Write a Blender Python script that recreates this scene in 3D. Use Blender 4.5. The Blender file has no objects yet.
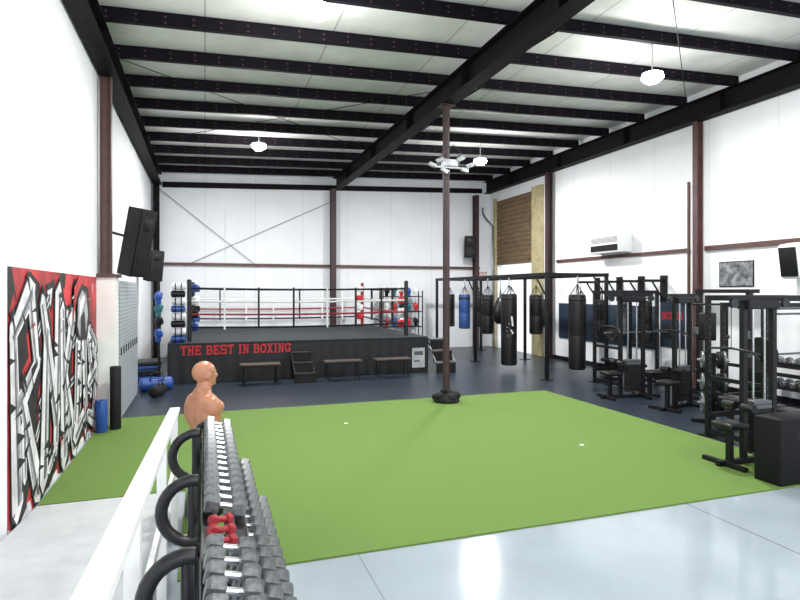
import bpy, bmesh, math, random
from mathutils import Vector, Matrix, Euler
random.seed(7)
sc = bpy.context.scene
COL = sc.collection
try:
    sc.view_settings.view_transform = 'Standard'
    sc.view_settings.look = 'None'
    sc.view_settings.exposure = 0.0
except Exception: pass

# ------------------------------------------------------------------ materials
def M(name, col, rough=.5, metal=0., noise=.12, scale=6., bump=0., bscale=60., emit=None, spec=None):
    m = bpy.data.materials.new(name); m.use_nodes = True
    nt = m.node_tree; N = nt.nodes; L = nt.links
    b = N['Principled BSDF']
    b.inputs['Roughness'].default_value = rough
    b.inputs['Metallic'].default_value = metal
    if spec is not None: b.inputs['Specular IOR Level'].default_value = spec
    tc = N.new('ShaderNodeTexCoord')
    n = N.new('ShaderNodeTexNoise'); n.inputs['Scale'].default_value = scale; n.inputs['Detail'].default_value = 4
    L.new(tc.outputs['Object'], n.inputs['Vector'])
    r = N.new('ShaderNodeValToRGB')
    r.color_ramp.elements[0].position = .3; r.color_ramp.elements[1].position = .7
    r.color_ramp.elements[0].color = [max(0, c*(1-noise)) for c in col] + [1]
    r.color_ramp.elements[1].color = [min(1, c*(1+noise)) for c in col] + [1]
    L.new(n.outputs['Fac'], r.inputs['Fac'])
    L.new(r.outputs['Color'], b.inputs['Base Color'])
    if bump:
        n2 = N.new('ShaderNodeTexNoise'); n2.inputs['Scale'].default_value = bscale
        L.new(tc.outputs['Object'], n2.inputs['Vector'])
        bp = N.new('ShaderNodeBump'); bp.inputs['Strength'].default_value = bump; bp.inputs['Distance'].default_value = .01
        L.new(n2.outputs['Fac'], bp.inputs['Height']); L.new(bp.outputs['Normal'], b.inputs['Normal'])
    if emit:
        b.inputs['Emission Color'].default_value = list(col)+[1]
        b.inputs['Emission Strength'].default_value = emit
    return m

def add_lines(m, axis, period, width, dark, offset=0., single=False):
    nt = m.node_tree; N = nt.nodes; L = nt.links
    b = N['Principled BSDF']; src = b.inputs['Base Color'].links[0].from_socket
    tc = N.new('ShaderNodeTexCoord'); sp = N.new('ShaderNodeSeparateXYZ')
    L.new(tc.outputs['Object'], sp.inputs[0])
    a = N.new('ShaderNodeMath'); a.operation = 'ADD'; a.inputs[1].default_value = -offset
    L.new(sp.outputs[axis], a.inputs[0]); out = a.outputs[0]
    if single:
        ab = N.new('ShaderNodeMath'); ab.operation = 'ABSOLUTE'; L.new(out, ab.inputs[0]); out = ab.outputs[0]
    else:
        pp = N.new('ShaderNodeMath'); pp.operation = 'PINGPONG'; pp.inputs[1].default_value = period/2
        L.new(out, pp.inputs[0]); out = pp.outputs[0]
    lt = N.new('ShaderNodeMath'); lt.operation = 'LESS_THAN'; lt.inputs[1].default_value = width
    L.new(out, lt.inputs[0])
    mx = N.new('ShaderNodeMix'); mx.data_type = 'RGBA'; mx.blend_type = 'MULTIPLY'
    L.new(lt.outputs[0], mx.inputs['Factor']); L.new(src, mx.inputs[6])
    mx.inputs[7].default_value = (dark, dark, dark, 1)
    L.new(mx.outputs[2], b.inputs['Base Color'])

wallY = M('white_wall_x', (.82,.84,.87), .6, noise=.03, scale=1.2, bump=.15, bscale=5); add_lines(wallY, 'Y', 1.5, .008, .8)
wallX = M('white_wall_y', (.78,.81,.85), .6, noise=.03, scale=1.2, bump=.15, bscale=5); add_lines(wallX, 'X', 1.5, .008, .8)
ceilM = M('ceiling_insulation', (.76,.765,.745), .6, noise=.10, scale=1.6, bump=.6, bscale=3); add_lines(ceilM, 'X', 1.8, .012, .6)
floorM = M('painted_concrete', (.33,.38,.42), .12, noise=.07, scale=1.5, bump=.03, bscale=20)
add_lines(floorM, 'X', 1, .006, .35, offset=4.28, single=True)
add_lines(floorM, 'X', 1, .004, .6, offset=1.1, single=True)
add_lines(floorM, 'Y', 1, .004, .6, offset=2.2, single=True)
rampM = M('ramp_paint', (.50,.52,.54), .5, noise=.07)
matM = M('rubber_floor', (.016,.025,.038), .34, noise=.2, scale=3, bump=.08, bscale=80); add_lines(matM, 'X', 1.22, .004, .5)
add_lines(matM, 'Y', 1.22, .004, .5)
turfM = M('turf', (.125,.215,.046), .85, noise=.14, scale=70, bump=.45, bscale=200, spec=.25)
steelD = M('dark_steel', (.006,.004,.006), .6, noise=.3, spec=.12)
purM = M('purlin_steel', (.006,.004,.008), .6, noise=.3, spec=.12)
purDot = M('purlin_bolts', (.05,.025,.025), .6, noise=.2)
brown = M('red_oxide_steel', (.085,.038,.034), .5, noise=.25)
brownD = M('dark_oxide_steel', (.040,.018,.020), .5, noise=.25)
black = M('black_paint', (.006,.006,.008), .45, noise=.2, spec=.3)
blackS = M('black_satin', (.009,.009,.011), .35, noise=.2)
boxM = M('black_box_foam', (.006,.006,.007), .6, noise=.2, spec=.2)
vinyl = M('black_vinyl', (.008,.008,.010), .36, noise=.3, bump=.15, bscale=40, spec=.4)
rubber = M('black_rubber', (.010,.010,.011), .7, noise=.3, spec=.3)
grey = M('grey_steel', (.14,.15,.16), .38, .6, noise=.2)
fixG = M('fixture_grey_white', (.5,.52,.54), .4, .2, noise=.2)
chrome = M('chrome', (.6,.6,.62), .2, 1., noise=.05)
hexM = M('grey_hex_iron', (.19,.20,.21), .36, .6, noise=.4, scale=30)
redM = M('red_coat', (.50,.02,.03), .4)
redDk = M('dark_red_coat', (.30,.012,.02), .4)
redL = M('red_letter', (.50,.018,.028), .5)
whiteP = M('white_paint', (.80,.81,.80), .4, noise=.03)
whitePl = M('white_plastic', (.8,.81,.82), .35, noise=.03)
blueM = M('blue_vinyl', (.015,.07,.30), .4)
navyM = M('navy_banner', (.012,.028,.05), .6, noise=.2)
skin = M('dummy_skin', (.46,.205,.115), .34, noise=.10, scale=10)
wood = M('bench_wood', (.060,.045,.038), .5, noise=.3, scale=14)
yellowW = M('pale_pine', (.42,.36,.20), .6, noise=.2, scale=5)
doorBr = M('brown_slats', (.17,.11,.055), .6, noise=.3, scale=5); add_lines(doorBr, 'Z', .15, .012, .4)
lockM = M('locker_grey', (.42,.46,.50), .45, .2, noise=.05); add_lines(lockM, 'Z', .06, .008, .6)
canvasM = M('ring_canvas', (.009,.014,.018), .75, noise=.15)
skirtM = M('ring_skirt', (.006,.007,.009), .55, noise=.3)
lampE = M('lamp_glow', (1,1,1), .5, emit=90.)
muR = M('mural_red', (.42,.03,.035), .6, noise=.5, scale=2.2)
muK = M('mural_black', (.012,.012,.014), .6, noise=.3)
muW = M('mural_white', (.66,.66,.69), .6, noise=.25, scale=4)
muG = M('mural_grey', (.13,.13,.15), .6, noise=.6, scale=5)
muL = M('mural_light_grey', (.33,.33,.36), .6, noise=.5, scale=6)
posterM = M('poster_grey', (.16,.17,.18), .4, noise=.9, scale=9)
tealM = M('teal_cloth', (.02,.12,.15), .6)
greyV = M('grey_vinyl', (.09,.10,.11), .4)

# ------------------------------------------------------------------ builder
class MB:
    def __init__(s): s.bm = bmesh.new(); s.mats = []
    def mi(s, m):
        if m not in s.mats: s.mats.append(m)
        return s.mats.index(m)
    def _fin(s, verts, m):
        i = s.mi(m); fs = set()
        for v in verts:
            for f in v.link_faces: fs.add(f)
        for f in fs: f.material_index = i
    def box(s, c, d, m, rot=None, bev=0.):
        mt = Matrix.Translation(c) @ (Euler(rot).to_matrix().to_4x4() if rot else Matrix()) @ Matrix.Diagonal((d[0], d[1], d[2], 1))
        r = bmesh.ops.create_cube(s.bm, size=1, matrix=mt)['verts']
        s._fin(r, m)
        if bev:
            es = list({e for v in r for e in v.link_edges})
            g = bmesh.ops.bevel(s.bm, geom=es, offset=bev, segments=3, affect='EDGES', profile=.5)
            i = s.mi(m)
            for f in g['faces']: f.material_index = i
        return s
    def bx(s, x0, x1, y0, y1, z0, z1, m, bev=0.):
        return s.box(((x0+x1)/2, (y0+y1)/2, (z0+z1)/2), (x1-x0, y1-y0, z1-z0), m, bev=bev)
    def cyl(s, p0, p1, r, m, seg=12, r2=None):
        p0 = Vector(p0); p1 = Vector(p1); d = p1-p0
        q = d.to_track_quat('Z', 'Y').to_matrix().to_4x4()
        mt = Matrix.Translation((p0+p1)/2) @ q
        v = bmesh.ops.create_cone(s.bm, cap_ends=True, segments=seg, radius1=r, radius2=r if r2 is None else r2, depth=d.length, matrix=mt)['verts']
        s._fin(v, m); return s
    def ell(s, c, r, m, sub=3, rot=None):
        mt = Matrix.Translation(c) @ (Euler(rot).to_matrix().to_4x4() if rot else Matrix()) @ Matrix.Diagonal((r[0], r[1], r[2], 1))
        v = bmesh.ops.create_icosphere(s.bm, subdivisions=sub, radius=1, matrix=mt)['verts']
        s._fin(v, m); return s
    def tube(s, pts, r, m, seg=8, closed=False):
        pts = [Vector(p) for p in pts]; n = len(pts); rings = []; i = s.mi(m)
        up = None
        for k, p in enumerate(pts):
            a = pts[(k-1) % n] if (closed or k > 0) else p
            b = pts[(k+1) % n] if (closed or k < n-1) else p
            t = (b-a).normalized()
            if up is None:
                up = Vector((0, 0, 1)) if abs(t.z) < .9 else Vector((0, 1, 0))
            side = t.cross(up).normalized(); u2 = side.cross(t).normalized(); up = u2
            rings.append([s.bm.verts.new(p + (side*math.cos(2*math.pi*j/seg) + u2*math.sin(2*math.pi*j/seg))*r) for j in range(seg)])
        for k in range(n if closed else n-1):
            A = rings[k]; B = rings[(k+1) % n]
            for j in range(seg):
                f = s.bm.faces.new((A[j], A[(j+1) % seg], B[(j+1) % seg], B[j])); f.material_index = i
        if not closed:
            for R in (rings[0], rings[-1][::-1]):
                f = s.bm.faces.new(R); f.material_index = i
        return s
    def lathe(s, prof, m, seg=24, c=(0, 0, 0)):
        i = s.mi(m); rings = []; c = Vector(c)
        for (r, z) in prof:
            rings.append([s.bm.verts.new(c+Vector((r*math.cos(2*math.pi*j/seg), r*math.sin(2*math.pi*j/seg), z))) for j in range(seg)])
        for A, B in zip(rings, rings[1:]):
            for j in range(seg):
                f = s.bm.faces.new((A[j], A[(j+1) % seg], B[(j+1) % seg], B[j])); f.material_index = i
        for R in (rings[0][::-1], rings[-1]):
            f = s.bm.faces.new(R); f.material_index = i
        return s
    def poly(s, pts, m):
        f = s.bm.faces.new([s.bm.verts.new(p) for p in pts]); f.material_index = s.mi(m); return s
    def obj(s, name, parent=None, loc=(0, 0, 0), rz=0., smooth=True, ang=40):
        me = bpy.data.meshes.new(name); 
        bmesh.ops.recalc_face_normals(s.bm, faces=s.bm.faces)
        s.bm.to_mesh(me); s.bm.free()
        for m in s.mats: me.materials.append(m)
        if smooth:
            for p in me.polygons: p.use_smooth = True
            me.set_sharp_from_angle(angle=math.radians(ang))
        o = bpy.data.objects.new(name, me); COL.objects.link(o)
        o.location = loc; o.rotation_euler = (0, 0, rz)
        if parent: o.parent = parent
        return o

def tag(o, label, cat, group=None):
    o['label'] = label; o['category'] = cat
    if group: o['group'] = group
    return o
def top(name, label, cat, loc=(0, 0, 0), rz=0., group=None):
    e = bpy.data.objects.new(name, None); e.empty_display_size = .2
    COL.objects.link(e); e.location = loc; e.rotation_euler = (0, 0, rz)
    return tag(e, label, cat, group)
def dup(t, loc, rz=None, rot=None, label=None):
    def rec(o, par):
        c = o.copy(); COL.objects.link(c)
        if par: c.parent = par
        for ch in list(o.children): rec(ch, c)
        return c
    c = rec(t, None); c.location = loc
    if rz is not None: c.rotation_euler = (0, 0, rz)
    if rot is not None: c.rotation_euler = rot
    if label: c['label'] = label
    return c
def struct(o): o['kind'] = 'structure'; return o

XL, XR, YB, ZT = -1.5, 9.77, 18.5, 5.9
SL = .038
def rz0(x): return 5.50+SL*(x-XL)
# ------------------------------------------------------------------ room shell
struct(MB().bx(XL-.15, XR+.15, -3, YB+.15, -.1, 0, floorM).obj('floor', smooth=False))
struct(MB().bx(XL-.15, XL, -3, YB+.15, 0, 5.72, wallY).obj('wall_left', smooth=False))
def sloped(x0, x1, y0, y1, z0fn, z1fn, mat):
    b = MB(); v = [b.bm.verts.new(p) for p in [(x0, y0, z0fn(x0)), (x1, y0, z0fn(x1)), (x1, y1, z0fn(x1)), (x0, y1, z0fn(x0)), (x0, y0, z1fn(x0)), (x1, y0, z1fn(x1)), (x1, y1, z1fn(x1)), (x0, y1, z1fn(x0))]]
    for f in [(0, 1, 2, 3), (4, 5, 6, 7), (0, 1, 5, 4), (1, 2, 6, 5), (2, 3, 7, 6), (3, 0, 4, 7)]: b.bm.faces.new([v[i] for i in f])
    b.mi(mat); return b
struct(sloped(XL, XR, YB, YB+.15, lambda x: 0, lambda x: rz0(x)+.215, wallX).obj('wall_back', smooth=False))
w = MB(); w.bx(XR, XR+.15, -3, 15.6, 0, 6.15, wallY); w.bx(XR, XR+.15, 15.6, 17.9, 2.9, 6.15, wallY); w.bx(XR, XR+.15, 17.9, YB+.15, 0, 6.15, wallY)
struct(w.obj('wall_right', smooth=False))
struct(sloped(XL-.15, XR+.15, -3, YB+.15, lambda x: rz0(x)+.222, lambda x: rz0(x)+.32, ceilM).obj('ceiling', smooth=False))
d = MB()
for k in range(15):
    z = 2.9+k*.15
    d.bx(XR-.05, XR-.005, 15.62, 17.88, z+.005, z+.145, doorBr, bev=.008)
struct(d.obj('door_1', smooth=False))
t = MB(); t.bx(XR-.09, XR-.002, 15.0, 15.57, 0, 5.25, yellowW); struct(t.obj('trim_1', smooth=False))
t = MB(); t.bx(XR-.09, XR-.002, 17.95, 18.08, 0, 5.25, yellowW); struct(t.obj('trim_2', smooth=False))
struct(MB().bx(XR-.03, XR-.001, 4.3, 14.7, 0, .12, black).obj('baseboard_right', smooth=False))

# ramp (wedge)
m = MB(); x0, x1 = XL+.032, -.285; ya, yb = 6.07, -2.5; zb = .083*(ya-yb)
v = [m.bm.verts.new(p) for p in [(x0, ya, .002), (x1, ya, .002), (x1, yb, .002), (x0, yb, .002), (x0, ya, .012), (x1, ya, .012), (x1, yb, zb), (x0, yb, zb)]]
for f in [(0, 1, 2, 3), (4, 5, 6, 7), (0, 1, 5, 4), (1, 2, 6, 5), (2, 3, 7, 6), (3, 0, 4, 7)]: m.bm.faces.new([v[i] for i in f])
m.mi(rampM); tag(m.obj('access_ramp', smooth=False), 'light grey painted concrete ramp beside the mural wall', 'ramp')

def flat(pts, z, mat):
    m = MB()
    t_ = [m.bm.verts.new((x, y, z)) for x, y in pts]; b_ = [m.bm.verts.new((x, y, .001)) for x, y in pts]
    m.bm.faces.new(t_); m.bm.faces.new(b_[::-1]); n = len(pts)
    for i in range(n): m.bm.faces.new((t_[i], b_[i], b_[(i+1) % n], t_[(i+1) % n]))
    m.mi(mat); return m
tag(flat([(-.18, 4.2), (6.43, 4.2), (6.43, 9.85), (XL+.03, 9.85), (XL+.03, 6.09), (-.18, 6.09)], .014, turfM).obj('artificial_turf', smooth=False), 'large sheet of green artificial turf on the gym floor', 'turf')
for (x, y) in ((2.0, 8.35), (4.6, 6.2)):
    tag(MB().lathe([(.03, .0141), (.03, .018), (.012, .022)], whiteP, 12).obj('turf_marker', loc=(x, y, 0)), 'small white round marker dot on the green turf', 'marker', 'turf markers')
tag(flat([(XL+.02, 9.86), (6.44, 9.86), (6.44, 4.2), (XR-.03, 4.2), (XR-.03, YB-.01), (XL+.02, YB-.01)], .012, matM).obj('rubber_flooring', smooth=False), 'dark slate rubber mat flooring around the boxing ring', 'floor mat')

# ------------------------------------------------------------------ steel frame
def ibeam_y(x, z0, z1, w, y0, y1, name, lab, mat):
    b = MB()
    b.bx(x-.008, x+.008, y0, y1, z0, z1, mat)
    b.bx(x-w/2, x+w/2, y0, y1, z0, z0+.016, mat); b.bx(x-w/2, x+w/2, y0, y1, z1-.016, z1, mat)
    y = y0+.6
    while y < y1:
        b.bx(x-w/2, x+w/2, y-.006, y+.006, z0, z1, mat); y += 2.7
    return tag(b.obj(name, smooth=False), lab, 'beam')
XRa = XR-.16
ibeam_y(XL+.16, 5.18, rz0(XL+.04)-.001, .24, -2.9, YB-.05, 'roof_rafter', 'dark steel rafter running along the top of the mural wall', steelD)
ibeam_y(4.1, 5.33, rz0(3.97)-.001, .26, -2.9, YB-.05, 'roof_rafter', 'dark steel central rafter carried by the middle column', steelD)
ibeam_y(XRa, 5.50, rz0(XRa-.12)-.001, .24, -2.9, YB-.05, 'roof_rafter', 'dark steel rafter along the wall with the heater', steelD)
pur = MB()
L_ = XR-XL-.06
pur.bx(0, L_, -.004, .004, 0, .21, purM); pur.bx(0, L_, -.075, .004, 0, .008, purM); pur.bx(0, L_, -.004, .075, .202, .21, purM)
pur.bx(0, L_, -.075, -.068, 0, .03, purM)
x = .25
while x < L_:
    for zz in (.07, .15):
        pur.cyl((x, -.010, zz), (x, -.004, zz), .016, purDot, 8)
    x += .36
p0 = tag(pur.obj('roof_purlin', loc=(XL+.03, 18.2, rz0(XL+.03)), smooth=False), 'dark steel zed purlin spanning beneath the white roof insulation', 'beam', 'roof purlins')
p0.rotation_euler = (0, -math.atan(SL), 0)
y = 18.2-1.24
while y > -1.5:
    dup(p0, (XL+.03, y, rz0(XL+.03))); y -= 1.24
br = None
for k in range(7):
    yy = 18.2-1.24*(2*k+1)-.04
    if br is None: br = tag(MB().cyl((0, 0, 0), (.60, 0, .40), .016, steelD, 6).obj('flange_brace', loc=(4.2, yy, 5.345)), 'short dark diagonal brace between rafter and purlin', 'brace', 'flange braces')
    else: dup(br, (4.2, yy, 5.345))
for (a, b_) in (((XL+.3, 9.5, 5.5), (4.0, 14.3, 5.66)), ((4.0, 9.5, 5.62), (XL+.3, 14.3, 5.46)), ((4.3, 4.5, 5.6), (9.5, 9.3, 5.85))):
    tag(MB().cyl(a, b_, .007, steelD, 6).obj('bracing_rod'), 'thin dark diagonal steel bracing rod under the roof', 'rod', 'roof bracing rods')
for (a, b_) in (((XL+.15, 18.44, 5.1), (1.6, 18.44, 2.75)), ((3.85, 18.46, 4.9), (-.6, 18.46, 2.75))):
    tag(MB().cyl(a, b_, .009, grey, 6).obj('wall_bracing_cable'), 'thin diagonal bracing cable across the end wall', 'cable', 'wall bracing cables')
def icol(x, y, z0, z1, w, dpt, mat, lab, axis='y'):
    b = MB()
    if axis == 'y':
        b.bx(-.006, .006, -dpt/2, dpt/2, 0, z1-z0, mat)
        for s in (-1, 1): b.bx(-w/2, w/2, s*dpt/2-.007, s*dpt/2+.007, 0, z1-z0, mat)
    else:
        b.bx(-dpt/2, dpt/2, -.006, .006, 0, z1-z0, mat)
        for s in (-1, 1): b.bx(s*dpt/2-.007, s*dpt/2+.007, -w/2, w/2, 0, z1-z0, mat)
    b.bx(-w/2-.03, w/2+.03, -dpt/2-.02, dpt/2+.02, 0, .015, mat)
    return tag(b.obj('steel_column', loc=(x, y, z0), smooth=False), lab, 'column')
icol(3.95, 18.28, .012, 5.32, .17, .18, brownD, 'dark steel column standing against the end wall behind the ring')
icol(9.1, 18.28, .012, 5.4, .16, .18, brownD, 'dark steel column near the corner beside the overhead door')
icol(XL+.14, 18.28, .012, 5.17, .16, .18, steelD, 'dark corner column against the end wall')
icol(XR-.20, 14.45, .012, 5.49, .14, .16, brownD, 'oxide brown wall column behind the heavy bag rack', 'x')
icol(XR-.14, 9.15, .012, 5.49, .12, .14, brown, 'reddish brown wall column beside the black and white poster', 'x')
tag(MB().cyl((XR-.10, 9.42, .012), (XR-.10, 9.42, 4.3), .03, brown, 10).obj('downpipe'), 'slim brown pipe beside the wall column', 'pipe')
icol(XL+.11, 9.42, 2.25, 5.17, .12, .14, brown, 'reddish brown column above the white boxed pier', 'x')
c = MB(); c.bx(XL+.002, XL+.26, 9.3, 9.56, .014, 2.2, whiteP); c.bx(XL+.002, XL+.30, 9.27, 9.59, 2.2, 2.249, brown)
tag(c.obj('boxed_pier', smooth=False), 'white boxed pier with brown cap at the end of the mural', 'pier')
e = top('steel_column', 'slim reddish brown steel column rising out of the turf', 'column', (4.1, 9.42, .014))
MB().cyl((0, 0, .0), (0, 0, 5.30), .062, brownD, 16).obj('post', e)
b = MB(); random.seed(4)
b.lathe([(.22, 0), (.24, .03), (.22, .09), (.1, .16), (.07, .2)], rubber, 20)
for k in range(9):
    a = k*.7; b.ell((.15*math.cos(a), .15*math.sin(a), .06+.03*(k % 3)), (.10+random.uniform(-.01, .03), .09, .06+random.uniform(0, .03)), rubber, 2)
for k in range(5):
    a = k*1.26; b.ell((.06*math.cos(a), .06*math.sin(a), .17+.03*(k % 2)), (.06, .055, .05), rubber, 2)
b.obj('base_pad', e)
MB().bx(-.13, .13, -.13, .13, 5.295, 5.31, brownD).obj('cap_plate', e)
tag(MB().bx(XL+.02, XR-.45, 18.40, 18.495, 2.78, 2.86, brown).obj('wall_girt', smooth=False), 'brown horizontal steel girt across the end wall', 'girt')
tag(MB().bx(XR-.07, XR-.005, 4.5, 9.05, 2.83, 2.92, brown).obj('wall_girt', smooth=False), 'brown horizontal steel girt on the wall above the poster', 'girt')
tag(MB().bx(XR-.045, XR-.005, 9.5, 14.3, 2.83, 2.91, brown).obj('wall_girt', smooth=False), 'brown horizontal steel girt below the wall heater', 'girt')
tag(sloped(XL+.3, XR-.35, 18.41, 18.495, lambda x: 5.1+SL*(x-XL), lambda x: 5.26+SL*(x-XL), steelD).obj('eave_beam', smooth=False), 'dark steel beam along the top of the end wall', 'beam')
tag(MB().tube([(9.45, 18.42, 5.0), (9.45, 18.42, 4.8), (9.5, 18.3, 4.6), (9.6, 17.98, 4.3), (9.6, 17.93, 2.0), (9.6, 17.93, .014)], .03, grey).obj('door_track'), 'curved galvanised track of the overhead door', 'track')
tag(MB().cyl((.6, 18.45, 2.88), (.6, 18.45, 4.6), .012, whiteP).obj('conduit'), 'thin white electrical conduit on the end wall', 'conduit')

# ------------------------------------------------------------------ lights
FX = {}
def fixture(x, y):
    key = x > 4
    if key not in FX:
        e = top('high_bay_light', 'white high bay lamp with glowing round lens under the roof', 'ceiling light', (x, y, 5.36), group='high bay lamps')
        MB().lathe([(.03, .16), (.05, .15), (.10, .12), (.15, .11), (.16, .10), (.05, .10)], whitePl, 24).obj('housing', e)
        MB().lathe([(.01, -.05), (.09, -.035), (.15, .01), (.17, .05), (.15, .098), (.01, .098)], lampE, 24).obj('lens', e)
        MB().cyl((0, 0, .15), (0, 0, rz0(x)+.222-5.36), .010, whitePl, 8).obj('hanger', e)
        FX[key] = e
    else: dup(FX[key], (x, y, 5.36))
def lamp(x, y, z, P, up):
    l = bpy.data.lights.new('lamp', 'AREA'); l.shape = 'DISK'; l.size = .5; l.energy = P; l.color = (1, .985, .96)
    o = bpy.data.objects.new('high_bay_glow', l); COL.objects.link(o); o.location = (x, y, z)
    o['label'] = 'light of a high bay lamp'; o['category'] = 'light'
    l = bpy.data.lights.new('uplamp', 'POINT'); l.shadow_soft_size = .2; l.energy = up; l.color = (1, .985, .95)
    o = bpy.data.objects.new('high_bay_halo', l); COL.objects.link(o); o.location = (x, y, 5.05)
    o['label'] = 'soft all round glow of a high bay lamp'; o['category'] = 'light'
for (x, y, p) in ((1.3, 6.9, 190), (6.75, 7.3, 210), (1.2, 13.8, 280), (6.85, 13.5, 280)):
    fixture(x, y); lamp(x, y, 5.24, p, 85)
for (x, y) in ((1.3, .5), (6.75, .5)): 
    fixture(x, y); lamp(x, y, 5.24, 90, 60)
l = bpy.data.lights.new('front_fill', 'AREA'); l.shape = 'RECTANGLE'; l.size = 10.5; l.size_y = 3.2; l.energy = 240; l.color = (.93, .97, 1)  # added fill lamp behind the camera, standing in for daylight
o = bpy.data.objects.new('front_fill', l); COL.objects.link(o); o.location = (4.2, -3.2, 3.4); o.rotation_euler = (math.radians(97), 0, 0)
o['label'] = 'added cool fill light across the front end left unwalled'; o['category'] = 'light'
wd_ = bpy.data.worlds.new('World'); sc.world = wd_; wd_.use_nodes = True
wd_.node_tree.nodes['Background'].inputs[0].default_value = (.92, .96, 1, 1); wd_.node_tree.nodes['Background'].inputs[1].default_value = 1.25

e = top('floodlight_bracket', 'grey white bracket with splayed flood lamps fixed to the middle column', 'light', (4.1, 9.42, 4.25))
MB().lathe([(.067, -.06), (.09, -.06), (.09, .06), (.067, .06)], fixG, 16).obj('collar', e)
MB().box((0.02, -.14, .02), (.26, .10, .12), fixG, bev=.008).obj('junction_box', e)
MB().box((0, -.14, -.06), (.66, .04, .03), fixG).obj('crossbar', e)
for (x, z, ty, rr) in ((-.34, -.05, .3, -.4), (-.20, .05, -.4, -.8), (-.12, -.13, .5, -.2), (.20, .10, -.5, -.7), (.27, -.10, .2, -.3), (.38, -.01, -.4, -.6)):
    b = MB(); b.box((x, -.20, z), (.14, .04, .07), fixG, rot=(rr, ty, 0), bev=.004)
    b.cyl((x*.8, -.14, -.05), (x, -.18, z), .011, grey, 8)
    b.obj('flood_lamp', e)
MB().tube([(.05, -.1, .02), (.25, -.1, .22), (.1, -.08, .36), (-.15, -.1, .15)], .008, grey).obj('cable', e)

# ------------------------------------------------------------------ mural
m = MB(); W_, H_ = 3.95, 2.2
LZ = [0]
def q(pts, mat):
    LZ[0] += 1; l = .0012+LZ[0]*.00008
    m.poly([(l, min(max(u, 0), W_), min(max(v, 0), H_)) for u, v in pts], mat)
m.bx(0, .001, 0, W_, 0, H_, muR)
random.seed(11)
q([(0, 1.6), (.25, 1.9), (.1, 2.2), (0, 2.2)], muK)
q([(.1, .2), (.05, 1.5), (.7, 1.85), (1.3, 1.55), (2.0, 1.75), (2.6, 1.35), (3.2, 1.55), (3.85, 1.25), (3.8, .2), (2.4, .3), (1.2, .22)], muK)
q([(0, 0), (W_, 0), (W_, .08), (2.4, .13), (1.2, .08), (0, .14)], muW)
for k in range(20):
    u = random.uniform(0, 3.9); v_ = random.uniform(0.1, 2.2); r = random.uniform(.1, .22)
    q([(u+r*math.cos(a*.9)*random.uniform(.6, 1.2), v_+r*math.sin(a*.9)*random.uniform(.6, 1.2)) for a in range(7)], random.choice([muK, muG, muK, muR]))
LET = [
 [((.22, .18), (.10, 1.72), .15, .09), ((.06, 1.62), (.62, 2.02), .08, .14), ((.60, 1.98), (.80, 1.30), .12, .08), ((.84, 1.34), (.28, 1.02), .08, .12), ((.34, 1.08), (.86, .12), .09, .15), ((.42, .35), (.38, .85), .05, .08)],
 [((1.02, .16), (1.14, 1.62), .14, .10), ((.98, 1.90), (1.56, .62), .09, .14), ((1.50, .40), (1.62, 1.98), .10, .14), ((1.2, .2), (1.5, .34), .05, .07)],
 [((1.86, .14), (1.78, 1.80), .15, .10), ((1.80, .92), (2.30, 1.72), .08, .15), ((1.92, 1.06), (2.42, .14), .09, .15), ((2.0, 1.75), (2.22, 1.55), .05, .06), ((2.08, .3), (2.0, .7), .05, .04)],
 [((2.58, 1.38), (2.46, .42), .14, .11), ((2.40, .26), (3.02, .44), .12, .09), ((3.06, .36), (2.94, 1.36), .11, .15), ((2.72, .7), (2.74, 1.2), .05, .07)],
 [((3.80, 1.20), (3.30, 1.44), .09, .13), ((3.24, 1.40), (3.40, .92), .12, .10), ((3.22, .78), (3.80, .92), .09, .12), ((3.80, .86), (3.58, .34), .12, .09), ((3.78, .14), (3.16, .36), .13, .08), ((3.55, 1.15), (3.78, 1.05), .05, .04)]]
def wd(a, b, w0, w1, gr, mat, off=(0, 0), side=None):
    a = Vector(a)+Vector(off); b = Vector(b)+Vector(off); d = (b-a).normalized(); n = Vector((-d.y, d.x))
    A = a-d*max(gr, -.04)*.8; B = b+d*max(gr, -.04)*.8; g0 = max(.012, w0+gr); g1 = max(.012, w1+gr)
    if side is None: q([tuple(A+n*g0), tuple(A-d*(w0*.9+gr)+n*g0*.2), tuple(A-n*g0), tuple(B-n*g1), tuple(B+d*(w1*.9+gr)-n*g1*.3), tuple(B+n*g1)], mat)
    else: q([tuple(A), tuple(A-n*g0*side), tuple(B-n*g1*side), tuple(B+d*w1*.4), tuple(B)], mat)
for L3 in LET:
    for s in L3: wd(*s, .10, muR)
for L3 in LET:
    for s in L3: wd(*s, .075, muK, (.06, -.05))
def arrow(a, b, w):
    a = Vector(a); b = Vector(b); d = (b-a).normalized(); n = Vector((-d.y, d.x))
    for (ww, mt) in ((w+.035, muK), (w, muW), (w*.5, muG)):
        q([tuple(a+n*ww), tuple(a-n*ww), tuple(b-n*ww), tuple(b+n*ww)], mt)
        q([tuple(b+n*ww*2.3), tuple(b-n*ww*2.3), tuple(b+d*ww*4.)], mt)
for (a, b) in (((.55, .4), (.95, .75)), ((.8, 1.55), (1.25, 1.92)), ((1.2, .3), (1.75, .5)), ((1.62, 1.3), (2.0, 1.5)), ((2.15, .9), (2.7, 1.0)), ((2.72, .2), (2.78, 1.05)), ((3.0, .75), (3.45, .62)), ((3.15, 1.1), (3.1, .25)), ((.9, .9), (1.25, 1.15)), ((1.35, .95), (1.72, .85)), ((2.35, .5), (2.6, .62)), ((2.3, 1.35), (2.62, 1.5))):
    arrow(a, b, .045)
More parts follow.
